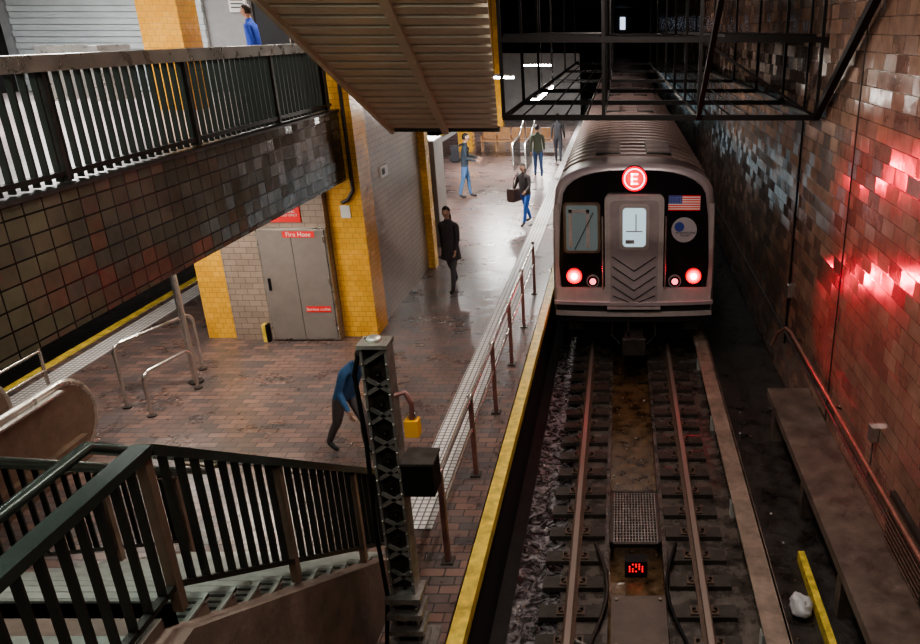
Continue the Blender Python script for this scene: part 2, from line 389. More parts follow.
o.box(-7.55,-6.7,16.9,16.99,3.62,5.9,CABDARK); o.box(-7.6,-7.55,16.87,16.99,3.62,5.95,STEEL); o.box(-6.7,-6.65,16.87,16.99,3.62,5.95,STEEL); o.tube([(-6.85,16.85,4.5),(-6.85,16.85,4.8)],.02,CHROME); o.obj()
o = O('roller_shutter')
for i in range(22): o.box(-12.6,-8.6,16.9-(.03 if i%2 else 0),16.98,3.65+i*.12,3.76+i*.12,SHUT)
o.obj()
o = O('turnstile_barrier')
for x in (-10.6,-9.7,-5.9):
    o.box(x,x+.25,14.6,15.6,3.62,4.6,RAILTOP); o.tube([(x+.25,15.1,4.4),(x+.7,15.1,4.3)],.02,CHROME)
o.obj(bevel=.02)

# ---------------------------------------------------------------- service room with hose cabinet
WF=11.8
o = O('platform_column'); o.box(-4.66,-4.10,11.95,12.54,0,6.6,YELL); ob=o.obj()
o = O('platform_column'); o.box(-6.93,-6.44,11.88,12.4,0,2.77,YELL); o.obj()
o = O('platform_column'); o.box(-4.3,-4.02,15.91,16.2,0,6.6,YELL); o.obj()
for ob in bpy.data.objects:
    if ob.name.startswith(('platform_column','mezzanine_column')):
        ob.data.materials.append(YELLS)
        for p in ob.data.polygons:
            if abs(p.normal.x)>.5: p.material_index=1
o = O('wall_service_room')
o.box(-4.9,-4.16,12.55,15.9,0,6.6,KWALL)
o.box(-6.42,-4.9,WF,15.9,0,2.77,KWALLX)
o.box(-4.9,-4.67,WF,12.55,0,2.77,KWALLX)
o.obj()
o = O('fire_hose_cabinet')
x0,x1,yf=-5.76,-4.70,WF
o.box(x0-.03,x1+.03,yf-.04,yf,0.02,1.93,RAILTOP)
o.box(x0,-5.235,yf-.06,yf-.04,0.05,1.90,GREYD); o.box(-5.225,x1,yf-.06,yf-.04,0.05,1.90,GREYD)
o.box(x0+.06,x0+.1,yf-.08,yf-.06,.9,1.1,BLACK)
for z in (.3,1.0,1.7): o.tube([(x1-.01,yf-.07,z),(x1-.01,yf-.07,z+.1)],.015,CHROME,8)
o.box(-5.35,-4.85,yf-.068,yf-.06,1.78,1.88,REDP)
o.box(-5.15,-4.75,yf-.068,yf-.06,.52,.62,REDP)
ob=o.obj()
text('label_fire_hose','Fire Hose',.1,(-5.1,yf-.07,1.83),(math.pi/2,0,0),WHITE,ob)
text('label_service','Service outlet',.07,(-4.95,yf-.07,.57),(math.pi/2,0,0),WHITE,ob)
o = O('warning_sign'); o.box(-5.62,-5.04,WF-.03,WF,2.02,2.30,REDP)
ob=o.obj(); text('sign_text','NO TRESPASSING\nAUTHORIZED ONLY',.055,(-5.33,WF-.035,2.16),(math.pi/2,0,0),WHITE,ob)
o = O('wall_bumper'); o.box(-5.93,-5.87,WF-.1,WF,0,.3,YPAINT); o.box(-5.87,-5.83,WF-.1,WF,0,.3,BLACK); o.obj()
o = O('column_notice'); o.box(-4.45,-4.3,11.93,11.95,2.05,2.25,WHITE); o.obj()
o = O('wall_notice'); o.box(-4.16,-4.13,13.2,13.6,2.45,2.65,WHITE); o.box(-4.13,-4.125,13.25,13.4,2.5,2.6,BLACK); o.obj()
o = O('downspout'); 
o.tube([(-4.2,11.88,4.2),(-4.2,11.9,2.9),(-4.2,11.9,2.5),(-4.3,11.9,2.35),(-4.4,11.9,2.3)],.03,STEEL,8); o.obj()
o = O('vending_cabinet'); o.box(-5.0,-4.25,17.6,18.5,0,2.5,GREYD); o.box(-4.9,-4.35,17.57,17.6,1.0,1.8,BLACK); o.obj(bevel=.02)
for y in (24,33,42):
    o = O('platform_column'); o.box(-6.9,-6.3,y,y+.6,0,6.6,YELL); o.obj()
o = O('wall_platform_end'); o.box(-8.2,-2.36,47,47.2,0,3.6,WINWALL); o.obj()
o = O('platform_bench')
for k in range(5):
    x=-5.9+k*.62
    o.box(x,x+.56,33,33.5,.42,.47,BENCHW); o.box(x,x+.56,33.5,33.55,.5,.95,BENCHW); o.box(x-.03,x,33,33.55,0,.65,BENCHW)
o.box(-2.83,-2.8,33,33.55,0,.65,BENCHW); o.obj()
o = O('platform_stair_rail')
for x in (-3.9,-3.45):
    o.tube([(x,28,0),(x,28,1.0),(x,30,1.05),(x,32,1.6),(x,32,0)],.03,CHROME,8)
    for k in range(8): o.tube([(x,28.3+k*.25,0),(x,28.3+k*.25,1.0)],.012,BALUS,6)
o.obj()

# ---------------------------------------------------------------- slatted inclined soffit
def sz(y): return 3.41+.43*(12-y)
def sxr(y): return -1.88+(12-y)*.148
o = O('slatted_ceiling_panel')
y=5.0
while y<11.95:
    y1=y+.15
    L=-3.5
    vs=[(L,y,sz(y)),(sxr(y),y,sz(y)),(sxr(y1),y1,sz(y1)),(L,y1,sz(y1))]
    vs+= [(a,b,c+.06) for a,b,c in vs]
    o.add(vs,[(0,1,2,3),(7,6,5,4),(0,4,5,1),(1,5,6,2),(2,6,7,3),(3,7,4,0)],SLAT)
    y+=.225
vs=[(-3.5,5,sz(5)+.10),(sxr(5),5,sz(5)+.10),(sxr(12),12,sz(12)+.10),(-3.5,12,sz(12)+.10)]
vs+=[(a,b,c+.12) for a,b,c in vs]
o.add(vs,[(0,1,2,3),(7,6,5,4),(0,4,5,1),(1,5,6,2),(2,6,7,3),(3,7,4,0)],BLACK)
o.beam((-2.0,5.2,sz(5.2)-.03),(-2.69,12,sz(12)-.03),.10,.06,SLAT)
o.beam((-3.5,5,sz(5)),(-3.5,12,sz(12)),.06,.12,SLAT)
o.beam((-3.53,12,sz(12)+.02),(-1.85,12,sz(12)+.02),.06,.08,STEEL)
o.obj()

# ---------------------------------------------------------------- overhead gantry
o = O('overhead_gantry')
for y in (12,14.6,17.5,21,26,32):
    for z in (3.6,4.72): o.beam((-1.8,y,z),(3.06,y,z),.07,.08,GANTRY)
    for x in (-1.78,-.25,1.2,3.0): o.beam((x,y,3.6),(x,y,6.58),.05,.05,GANTRY)
for x in (-1.78,-.25,1.2,3.0):
    o.beam((x,12,3.6),(x,34,3.6),.05,.06,GANTRY)
for x in (-1.78,1.2,3.0): o.beam((x,12,4.72),(x,34,4.72),.05,.06,GANTRY)
o.beam((3.0,12,3.6),(2.95,7.5,6.58),.1,.1,GANTRY)
o.beam((1.2,12,3.6),(1.2,9.2,5.6),.07,.07,GANTRY)
o.beam((1.2,9.2,5.6),(1.2,7.8,6.58),.07,.07,GANTRY)
o.beam((1.2,12,4.72),(3.0,12,3.6),.04,.04,GANTRY)
for k in range(5): o.beam((1.4+k*.3,12,3.62),(1.4+k*.3,34,3.62),.02,.02,GANTRY)
for k in range(4): o.beam((-1.5+k*.33,12,3.62),(-1.5+k*.33,34,3.62),.02,.02,GANTRY)
for x0_,x1_ in ((-1.78,-.3),(1.6,3.0)): o.box(x0_,x1_,12.4,34,4.74,4.80,GANTRY)
o.obj()

# ---------------------------------------------------------------- staircase
NS=13; RISE=.17; RUN=.25; YS=3.0; LZ=NS*RISE
XR=-2.2; XL=-4.2
def nz(y): return LZ-(y-YS)*RISE/RUN
o = O('staircase')
o.box(XL,XR,-1,YS,LZ-.15,LZ,CONC)
for k in range(16): o.box(XL+.03,XR-.03,-.9+k*.24,-.82+k*.24,LZ,LZ+.006,TREAD)
for i in range(NS):
    z=LZ-i*RISE; y=YS+i*RUN
    if i>0:
        o.box(XL,XR,y-RUN,y,z-.18,z,CONC); o.box(XL+.03,XR+.01,y-RUN-.02,y+.01,z-.005,z+.012,TREAD); o.box(XL+.03,XR+.01,y-.03,y+.012,z-.02,z+.014,NOSING)
        for k in range(4): o.box(XL+.05,XR-.02,y-RUN+.03+k*.05,y-RUN+.045+k*.05,z+.012,z+.016,BALUS)
o.box(XL,XR,YS-.1,YS,0,LZ,CONC)
for x0,x1 in ((XR-.02,XR+.14),(XL-.14,XL+.02)):
    yb=YS+NS*RUN
    o.prism([(-1,0),(yb,0),(yb,.02),(YS-.1,LZ-.06),(-1,LZ-.06)],x0,x1,CONC,'X')
o.obj()
def stair_rail(name,x,side):
    o=O(name); H=.86
    pts=[(x,-1,LZ+H),(x,YS+.02,LZ+H),(x,YS+NS*RUN,H+.04)]
    o.beam(pts[0],pts[1],.09,.05,RAILTOP2); o.beam(pts[1],pts[2],.09,.05,RAILTOP2)
    q=[(x,-1,LZ+.12),(x,YS,LZ+.12),(x,YS+NS*RUN,.14)]
    o.beam(q[0],q[1],.04,.03,BALUS); o.beam(q[1],q[2],.04,.03,BALUS)
    y=-.9
    while y<YS+NS*RUN-.03:
        b=LZ if y<YS else nz(y)
        o.box(x-.02,x+.02,y,y+.014,b+.12,b+H,BALUS); y+=.115
    for y in (1.6,YS,YS+1.15,YS+2.3,YS+NS*RUN-.05):
        b=LZ if y<=YS else nz(y)
        o.box(x-.025,x+.025,y-.025,y+.025,b-.03,b+H,STEELP)
    x2=x+side*.24
    r=[(x2,-1,LZ+H+.02),(x2,YS,LZ+H+.02),(x2,YS+NS*RUN+.1,H)]
    o.tube(r,.03,RAILTOP2,10)
    for y in (.5,2,YS+.6,YS+1.8,YS+2.9):
        b=LZ if y<=YS else nz(y)
        o.tube([(x,y,b+H-.04),(x2,y,b+H-.02)],.012,STEELP,8)
    return o.obj()
stair_rail('stair_railing',XR+.03,-1)
stair_rail('stair_railing',XL-.03,1)

# ---------------------------------------------------------------- signal mast
o = O('signal_mast')
mx,my=-1.74,5.0
o.box(mx-.10,mx-.08,my-.08,my+.08,0,2.76,MAST); o.box(mx+.075,mx+.095,my-.08,my+.08,0,2.76,MAST)
o.box(mx-.085,mx+.075,my+.02,my+.045,0,2.76,STEEL)
for i in range(22):
    z=.12+i*.12; o.beam((mx-.08,my-.06,z),(mx+.075,my-.06,z+.1*(1 if i%2 else -1)),.02,.028,MAST)
    o.ell((mx-.01,my-.0,z),(.02,.03,.02),BLACK,8,5)
    for bx in (-.09,.085): o.ell((mx+bx,my-.085,z),(.009,.009,.009),RAILTOP,6,5)
o.box(mx-.11,mx+.105,my-.1,my+.09,2.76,2.79,RAILTOP); o.ell((mx-.01,my,2.80),(.06,.06,.03),RAILTOP,12,6)
o.box(mx-.2,mx+.2,my-.2,my+.2,0,.05,MAST)
for i in range(4): o.box(mx-.14,mx+.14,my-.14,my+.1,.08+i*.16,.13+i*.16,MAST)
pts=[(mx-.12,my-.05,2.7),(mx-.16,my-.06,2.55),(mx-.14,my-.06,2.0),(mx-.16,my-.06,1.2),(mx-.13,my-.08,.6),(mx-.19,my-.1,0.05)]
o.tube(pts,.018,BLACK,8)
o.tube([(mx+.11,my-.05,2.38),(mx+.18,my-.04,2.40),(mx+.22,my-.04,2.3),(mx+.21,my-.04,2.18)],.02,REDPOST,8)
o.box(mx+.16,mx+.26,my-.08,my+.0,2.05,2.18,ORANGE); o.tube([(mx+.18,my-.04,2.18),(mx+.18,my-.04,2.23),(mx+.24,my-.04,2.23),(mx+.24,my-.04,2.18)],.01,CHROME,8)
o.box(mx+.11,mx+.34,my-.1,my+.12,1.55,1.82,BLACK); o.box(mx+.10,mx+.35,my-.11,my+.13,1.82,1.84,STEEL)
o.obj()

# ---------------------------------------------------------------- left zone: hoops, pole, escalator
o = O('support_pole'); o.tube([(-6.25,10.15,0),(-6.25,10.15,2.77)],.045,CHROME,14); o.tube([(-6.25,10.15,0),(-6.25,10.15,.03)],.1,STEEL,14); o.obj()
def hoop(name,a,b,h):
    o=O(name); a=Vector((*a,0)); b=Vector((*b,0)); d=(b-a).normalized(); r=.12; pts=[a]
    u=Vector((0,0,1))
    pts.append(a+u*(h-r))
    for k in range(1,6):
        t=k/6*math.pi/2; pts.append(a+d*(r-r*math.cos(t))+u*(h-r+r*math.sin(t)))
    pts.append(a+d*r+u*h); pts.append(b-d*r+u*h)
    for k in range(1,6):
        t=k/6*math.pi/2; pts.append(b-d*(r-r*math.sin(t))+u*(h-r+r*math.cos(t)))
    pts.append(b+u*(h-r)); pts.append(b)
    o.tube(pts,.024,CHROME,10)
    for p in (a,b): o.tube([p,p+u*.02],.06,STEEL,10)
    return o.obj()
hoop('tube_barrier',(-6.78,9.35),(-6.38,10.6),.92)
hoop('tube_barrier',(-6.3,9.1),(-6.12,9.95),.62)
o = O('escalator')
for xx in (-6.55,-7.6):
    poly=[(3,0),(7.6,0)]+[(7.95+.46*math.cos(-math.pi/2+k/12*math.pi),.50+.46*math.sin(-math.pi/2+k/12*math.pi)) for k in range(13)]+[(3,.96)]
    o.prism(poly,xx-.04,xx+.04,STEELP,'X')
    pts=[(xx,3,.98)]+[(xx,7.95+.48*math.cos(math.pi/2-k/12*math.pi),.52+.48*math.sin(math.pi/2-k/12*math.pi)) for k in range(13)]+[(xx,7.4,.06)]
    o.tube(pts,.05,RAILTOP,10)
    o.box(xx-.14,xx+.14,3,7.9,.955,.975,CHROME)
    o.box(xx-.12,xx+.12,3,8.1,0,.3,STEELP)
for k in range(18): o.box(-7.45,-6.7,3+k*.28,3.26+k*.28,0.0,.05,STEEL)
o.obj()
o = O('escalator_fence')
for y in (7.2,8.5,9.8): o.tube([(-8.15,y,0),(-8.15,y,.95)],.024,CHROME,8)
for z in (.35,.65,.95): o.tube([(-8.15,7.2,z),(-8.15,9.8,z)],.02,CHROME,8)
o.obj()

# ---------------------------------------------------------------- train
CX=.26; YF=13.7
def section(scale=1.0, dz=0):
    hw=1.52*scale; pts=[]
    pts+= [(-hw*.97,-.30),(-hw,-.15),(-hw,.6),(-hw*.985,1.75)]
    n=14
    for k in range(n+1):
        t=math.pi*(1-k/n)
        x=math.cos(t); z=math.sin(t)
        xx=abs(x)**.75*(1 if x>0 else -1)
        pts.append((hw*.96*xx, 1.98+ (.64*scale)*(abs(z)**.8)))
    pts+= [(hw*.985,1.75),(hw,.6),(hw,-.15),(hw*.97,-.30)]
    return pts
o = O('subway_train')
def loft(secs, mt, smooth=True):
    n=len(secs[0]); vs=[v for s_ in secs for v in s_]; fs=[]
    for i in range(len(secs)-1):
        for k in range(n): fs.append((i*n+k,i*n+(k+1)%n,(i+1)*n+(k+1)%n,(i+1)*n+k))
    o.add(vs,fs,mt,smooth)
def secat(y,scale): return [(CX+p[0],y,p[1]) for p in section(scale)]
def nose(y,ins):
    out=[]
    for p in section(1.0):
        x=p[0]*(1-ins/1.52); z=1.1+(p[1]-1.1)*(1-ins/1.5)
        out.append((CX+x,y,z))
    return out
loft([nose(YF,.10),nose(YF+.03,.04),nose(YF+.12,.0)],TDOOR)
o.add(nose(YF,.10),[tuple(range(len(section())))],TDOOR)
for c in range(3):
    y0=YF+.12 if c==0 else YF+c*18.7
    secs=[secat(y0,1),secat(YF+c*18.7+18.2,1)]
    n=len(secs[0]); vs=secs[0]+secs[1]
    wall=[(k,(k+1)%n,n+(k+1)%n,n+k) for k in range(n) if not (4<=k<=17)]
    roof=[(k,(k+1)%n,n+(k+1)%n,n+k) for k in range(4,18)]
    o.add(vs,wall,TSTEEL,True); o.add(vs,roof,TROOF,True)
    o.add(vs,[tuple(range(n))[::-1],tuple(range(n,2*n))],TUNDER)
    for k in range(34):
        yy=y0+.9+k*.5
        pr=[p for p in section(1.008) if p[1]>2.25]
        for a,b in zip(pr[:-1],pr[1:]):
            o.beam((CX+a[0],yy,a[1]+.01),(CX+b[0],yy,b[1]+.01),.07,.03,TRIB,(0,0,1))
    for q in (.9,9.0,15.0):
        o.box(CX-.72,CX-.25,y0+q,y0+q+1.6,2.50,2.66,TUNDER); o.box(CX+.25,CX+.72,y0+q,y0+q+1.6,2.50,2.66,TUNDER)
        for k in range(8): 
            o.box(CX-.70,CX-.27,y0+q+.1+k*.18,y0+q+.16+k*.18,2.66,2.68,TROOF); o.box(CX+.27,CX+.70,y0+q+.1+k*.18,y0+q+.16+k*.18,2.66,2.68,TROOF)
    o.box(CX-1.25,CX+1.25,y0+.3,y0+17.5,-.9,-.30,TUNDER)
    for q in (1.6,5.8,10.2,14.4):
        for sgn in (-1,1):
            x=CX+sgn*1.515
            o.box(min(x,x+sgn*.012),max(x,x+sgn*.012),y0+q,y0+q+1.3,-.05,1.85,TDOOR)
            o.box(min(x,x+sgn*.02),max(x,x+sgn*.02),y0+q+.12,y0+q+.58,.8,1.7,GLASSL); o.box(min(x,x+sgn*.02),max(x,x+sgn*.02),y0+q+.72,y0+q+1.18,.8,1.7,GLASSL)
            if q<14: o.box(min(x,x+sgn*.016),max(x,x+sgn*.016),y0+q+1.8,y0+q+3.6,.8,1.7,GLASSL)
for yy in (15.2,17.2,28.3,30.3):
    for sx in (-.755,.755): o.tube([(TX+sx-.06,yy,RT+.435),(TX+sx+.06,yy,RT+.435)],.43,RAILM,24)
    o.tube([(TX-.7,yy,RT+.43),(TX+.7,yy,RT+.43)],.08,TUNDER,10)
train=o.obj()
def rr(x0,x1,z0,z1,r,n=6):
    pts=[]
    for cx,cz,a0 in ((x1-r,z1-r,0),(x0+r,z1-r,90),(x0+r,z0+r,180),(x1-r,z0+r,270)):
        for k in range(n+1):
            t=math.radians(a0+90*k/n); pts.append((cx+r*math.cos(t),cz+r*math.sin(t)))
    return pts
p = O('front_mask')
top=[(x*.90,1.1+(z-1.1)*.93) for x,z in section(1.0)]
mask=[(CX+x,z) for x,z in top if z>.7]
mask=[(CX-1.36,.28),(CX-1.40,.75)]+mask+[(CX+1.40,.75),(CX+1.36,.28)]
p.prism(mask,YF-.03,YF+.02,TBLACK)
p.obj(train)
p = O('front_lower_panel')
def bulge(z0,z1,dy0,dy1,hw,mt,n=16):
    vs=[];fs=[]
    for k in range(n+1):
        t=-1+2*k/n; yy=.10*(1-t*t)
        vs.append((CX+hw*t,YF-dy0-yy,z0)); vs.append((CX+hw*t,YF-dy1-yy,z1)); vs.append((CX+hw*t,YF+.02,z0)); vs.append((CX+hw*t,YF+.02,z1))
    for k in range(n):
        a=4*k;b=a+4
        fs+=[(a,b,b+1,a+1),(a+1,b+1,b+3,a+3),(a,a+2,b+2,b)]
    fs+=[(0,1,3,2),(4*n,4*n+2,4*n+3,4*n+1)]
    p.add(vs,fs,mt)
bulge(.06,.31,.06,.04,1.46,TSTEEL)
bulge(.0,.06,.12,.12,1.5,TDOOR)
bulge(-.14,.0,.06,.06,1.46,TUNDER)
bulge(-.22,-.14,.12,.12,1.48,TSTEEL)
bulge(-.34,-.22,.08,.08,1.40,TUNDER)
p.obj(train)
p = O('front_side_pillars')
for sgn in (-1,1):
    p.prism([(CX+sgn*1.40,.3),(CX+sgn*1.475,.3),(CX+sgn*1.46,1.9),(CX+sgn*1.38,1.9)],YF-.03,YF+.01,TSTEEL)
p.obj(train)
p = O('storm_door')
dc=CX
p.prism(rr(dc-.54,dc+.54,-.02,2.08,.10),YF-.16,YF-.02,TSTEEL)
p.prism(rr(dc-.44,dc+.44,.0,2.0,.08),YF-.175,YF-.16,TDOOR)
p.prism(rr(dc-.27,dc+.27,1.08,1.92,.08),YF-.19,YF-.175,TSTEEL)
p.prism(rr(dc-.21,dc+.21,1.14,1.86,.07),YF-.195,YF-.19,GLASSL)
p.box(dc-.15,dc+.15,YF-.198,YF-.195,1.42,1.44,TDOOR); p.box(dc+.02,dc+.04,YF-.198,YF-.195,1.44,1.75,TDOOR); p.box(dc-.16,dc+.0,YF-.198,YF-.195,1.2,1.27,TDOOR)
for k in range(5):
    z=.95-k*.19
    for sgn in (-1,1):
        p.beam((dc,YF-.18,z-.28 if z-.28>.02 else .02),(dc+sgn*.40,YF-.18,z),.014,.014,TUNDER)
for sgn in (-1,1): p.tube([(dc+sgn*.58,YF-.13,.3),(dc+sgn*.58,YF-.13,1.7)],.016,CHROME,8)
p.box(dc-.5,dc+.5,YF-.26,YF-.05,-.06,-.02,TSTEEL)
p.obj(train)
p = O('cab_window')
p.prism(rr(CX-1.30,CX-.62,.98,1.93,.07),YF-.05,YF-.03,STEELP)
p.prism(rr(CX-1.25,CX-.67,1.03,1.88,.05),YF-.055,YF-.05,GLASSC)
p.beam((CX-1.1,YF-.07,1.05),(CX-.75,YF-.07,1.75),.015,.015,BLACK)
p.box(CX-1.20,CX-1.14,YF-.058,YF-.055,1.1,1.8,TSTEEL); p.box(CX-.88,CX-.82,YF-.058,YF-.055,1.1,1.8,TSTEEL); p.box(CX-1.2,CX-.82,YF-.058,YF-.055,1.74,1.8,TSTEEL)
p.obj(train)
p = O('american_flag_decal')
fx0,fx1,fz0,fz1=CX+.62,CX+1.2,1.78,2.06
for k in range(13):
    z0=fz0+(fz1-fz0)*k/13; z1=fz0+(fz1-fz0)*(k+1)/13
    p.box(fx0,fx1,YF-.04,YF-.03,z0,z1,REDP if k%2==0 else WHITE)
p.box(fx0,fx0+.25,YF-.043,YF-.04,fz0+(fz1-fz0)*6/13,fz1,BLUEP)
for i in range(5):
    for j in range(3): p.tube([(fx0+.03+i*.048,YF-.046,fz0+.16+j*.04),(fx0+.03+i*.048,YF-.043,fz0+.16+j*.04)],.009,WHITE,5)
p.obj(train)
p = O('round_agency_decal')
p.tube([(CX+.92,YF-.045,1.42),(CX+.92,YF-.03,1.42)],.235,mat('decal_grey',(.36,.33,.35),.4),32)
p.tube([(CX+.83,YF-.05,1.48),(CX+.83,YF-.045,1.48)],.09,BLUEP,20)
p.obj(train)
text('decal_text','METROPOLITAN\nTRANSIT',.05,(CX+.94,YF-.048,1.34),(math.pi/2,0,0),BLACK,train,.001)
p = O('route_sign')
p.tube([(CX,YF-.05,2.36),(CX,YF-.03,2.36)],.24,BLACK,36)
p.tube([(CX,YF-.055,2.36),(CX,YF-.05,2.36)],.225,REDS,36)
p.tube([(CX,YF-.058,2.36),(CX,YF-.055,2.36)],.188,WHL,36)
p.tube([(CX,YF-.061,2.36),(CX,YF-.058,2.36)],.170,REDS,36)
for (a,b,c,d) in ((-.06,-.03,-.10,.10),(-.06,.065,.070,.10),(-.06,.065,-.10,-.070),(-.06,.05,-.015,.015)):
    p.box(CX+a,CX+b,YF-.066,YF-.061,2.36+c,2.36+d,WHL)
p.obj(train)
p = O('tail_lamps')
lx=[(-1.12,.54,1),(-.77,.44,0),(.77,.44,0),(1.12,.54,1)]
for x,z,r in lx:
    p.tube([(CX+x,YF-.08,z),(CX+x,YF-.02,z)],.15 if r else .12,REDHALO if r else TDOOR,24)
    p.tube([(CX+x,YF-.085,z),(CX+x,YF-.08,z)],.12 if r else .10,REDRING if r else BLACK,24)
    p.tube([(CX+x,YF-.10,z),(CX+x,YF-.085,z)],.06 if r else .06,REDL if r else WLAMP,20)
p.obj(train)
p = O('coupler')
p.box(CX-.18,CX+.18,YF-.55,YF+.3,-.82,-.55,STEEL); p.box(CX-.22,CX+.22,YF-.62,YF-.5,-.85,-.52,STEEL)
p.tube([(CX-.1,YF-.5,-.45),(CX-.1,YF-.2,-.3)],.03,BLACK,8)
for sgn in (-1,1): p.box(CX+sgn*1.1-.15,CX+sgn*1.1+.15,YF-.05,YF+.2,-.55,-.3,TUNDER)
for sgn in (-1,1):
    p.tube([(CX+sgn*.4,YF-.1,-.3),(CX+sgn*.42,YF-.2,-.6),(CX+sgn*.25,YF-.3,-.75)],.025,BLACK,8)
p.obj(train,.01)

# ---------------------------------------------------------------- people
def person(name,x,y,head,h,legs,arms,lean,skin,jacket,pants,shoes,hair,long_hair=False,coat=False,zf=0):
    mk=lambda n,c,r=.8: mat(n+'_%02d%02d%02d'%tuple(int(q*99) for q in c),c,r,noise=.15,nscale=30)
    ms=[mk('skin',skin,.5),mk('cloth',jacket),mk('trousers',pants),mk('shoe',shoes,.5),mk('hair',hair,.6)]
    V=[];E=[];R=[];C=[]
    def v(p,r): V.append(Vector(p)); R.append(r); return len(V)-1
    def e(a,b,c): E.append((a,b)); C.append(c)
    rl=Matrix.Rotation(-math.radians(lean),3,'X'); P0=Vector((0,0,.95))
    def T(p): return P0+rl@(Vector(p)-P0)
    pel=v(P0,(.155,.12)); 
    sp=v(T((0,0,1.12)),(.145,.115)); ch=v(T((0,.01,1.32)),(.175,.125)); nb=v(T((0,0,1.46)),(.09,.08)); nk=v(T((0,.01,1.53)),(.055,.055)); hb=v(T((0,.025,1.60)),(.06,.065))
    e(pel,sp,1);e(sp,ch,1);e(ch,nb,1);e(nb,nk,0);e(nk,hb,0)
    ends=[]
    for i,s in ((0,-1),(1,1)):
        th,kn=legs[i]; th=math.radians(th); kn=math.radians(kn)
        hp=Vector((s*.09,0,.88)); k=hp+Vector((s*.01,math.sin(th),-math.cos(th)))*.41; a=k+Vector((0,math.sin(th-kn),-math.cos(th-kn)))*.40
        h1=v(hp,(.095,.10)); m1=v((hp+k)/2,(.08,.085)); k1=v(k,(.058,.062)); c1=v(k*.65+a*.35+Vector((0,-.015,0)),(.056,.058)); a1=v(a,(.042,.045))
        t1=v(a+Vector((s*.01,.09,-.045)),(.042,.032)); t2=v(a+Vector((s*.02,.18,-.05)),(.036,.024))
        e(pel,h1,2);e(h1,m1,2);e(m1,k1,2);e(k1,c1,2);e(c1,a1,2);e(a1,t1,3);e(t1,t2,3); ends.append(a.z)
        th,el,out=arms[i]; th=math.radians(th); el=math.radians(el); out=math.radians(out)
        sh=Vector((s*.185,0,1.40))
        d1=Vector((s*math.sin(out),math.sin(th)*math.cos(out),-math.cos(th)*math.cos(out))); d2=Vector((s*math.sin(out)*.4,math.sin(th+el),-math.cos(th+el))).normalized()
        ew=sh+d1*.28; wr=ew+d2*.25
        s0=v(T((s*.11,0,1.41)),(.075,.075)); s1=v(T(sh),(.062,.065)); e1=v(T(ew),(.045,.047)); f1=v(T(ew*.6+wr*.4),(.043,.043)); w1=v(T(wr),(.028,.03))
        e(ch,s0,1);e(s0,s1,1);e(s1,e1,1);e(e1,f1,1);e(f1,w1,1)
        D=(rl@d2).normalized(); side=Vector((0,1,0)) if abs(D.y)<.8 else Vector((0,0,1))
        side=(side-D*side.dot(D)).normalized(); W=V[w1]
        pm=v(W+D*.05,(.016,.036)); e(w1,pm,0); pk=v(W+D*.085,(.014,.038)); e(pm,pk,0)
        nrm=D.cross(side)*(-s)
        for q,(off,ln) in enumerate(((.028,.07),(.010,.08),(-.010,.075),(-.028,.058))):
            f0=v(W+D*.095+side*off,(.009,.009)); f2=v(W+D*(.095+ln*.5)+side*off*1.1+nrm*.006,(.0085,.0085)); f3=v(W+D*(.09+ln*.92)+side*off*1.1+nrm*.024,(.007,.007))
            e(pk,f0,0);e(f0,f2,0);e(f2,f3,0)
        q0=v(W+D*.04+side*.035,(.011,.011)); q1=v(W+D*.075+side*.052+nrm*.01,(.009,.009)); e(pm,q0,0); e(q0,q1,0)
    dz=.085-min(ends)
    me=bpy.data.meshes.new('sk'); me.from_pydata([p+Vector((0,0,dz)) for p in V],E,[])
    ob=bpy.data.objects.new('sk',me); COL.objects.link(ob)
    ob.modifiers.new('skin','SKIN')
    sv=me.skin_vertices[0].data
    for k,r in enumerate(R): sv[k].radius=r; sv[k].use_root=(k==0)
    sb=ob.modifiers.new('sub','SUBSURF'); sb.levels=2; sb.render_levels=2
    bpy.context.view_layer.update()
    ev=ob.evaluated_get(bpy.context.evaluated_depsgraph_get()); m2=bpy.data.meshes.new_from_object(ev)
    bpy.data.objects.remove(ob)
    out=O(name); VV=[p+Vector((0,0,dz)) for p in V]
    cats={}
    for p in m2.polygons:
        c=p.center; best=9;cc=1
        for (a,b),k in zip(E,C):
            A=VV[a];B=VV[b];ab=B-A; t=max(0,min(1,(c-A).dot(ab)/max(ab.length_squared,1e-9))); d=(c-(A+ab*t)).length-(R[a][0]*(1-t)+R[b][0]*t)
            if d<best: best=d;cc=k
        if cc==2 and c.z>.86+dz+.04: cc=1
        cats.setdefault(cc,[]).append(tuple(p.vertices))
    base=len(out.v); out.v+=[tuple(q.co) for q in m2.vertices]
    for cc,fs in cats.items():
        mi=out.m(ms[cc])
        for f in fs: out.f.append([base+q for q in f]); out.mi.append(mi); out.sm.append(True)
    hc=T((0,.035,1.665))+Vector((0,0,dz)); HM=rl.copy()
    def hp_(q): return hc+HM@Vector(q)
    out.ell(hc,(.076,.095,.115),ms[0],16,12,M=HM)
    out.ell(hp_((0,-.008,.012)),(.084,.102,.118),ms[4],16,12,keep=lambda q:(q.z>.035+max(0,q.y)*.4) or (q.y<-.01 and q.z>(-.115 if long_hair else -.05)),M=HM)
    if long_hair: out.ell(hp_((0,-.06,-.09)),(.075,.05,.13),ms[4],12,8,M=HM)
    out.ell(hp_((0,.098,-.012)),(.014,.02,.024),ms[0],8,6,M=HM)
    for s in (-1,1):
        out.ell(hp_((s*.03,.084,.012)),(.014,.01,.009),WHITE,8,6,M=HM); out.ell(hp_((s*.03,.092,.012)),(.006,.005,.006),BLACK,6,5,M=HM)
        out.ell(hp_((s*.078,0,-.005)),(.012,.022,.032),ms[0],8,6,M=HM)
    out.ell(hp_((0,.088,-.052)),(.024,.008,.007),REDPOST,8,5,M=HM)
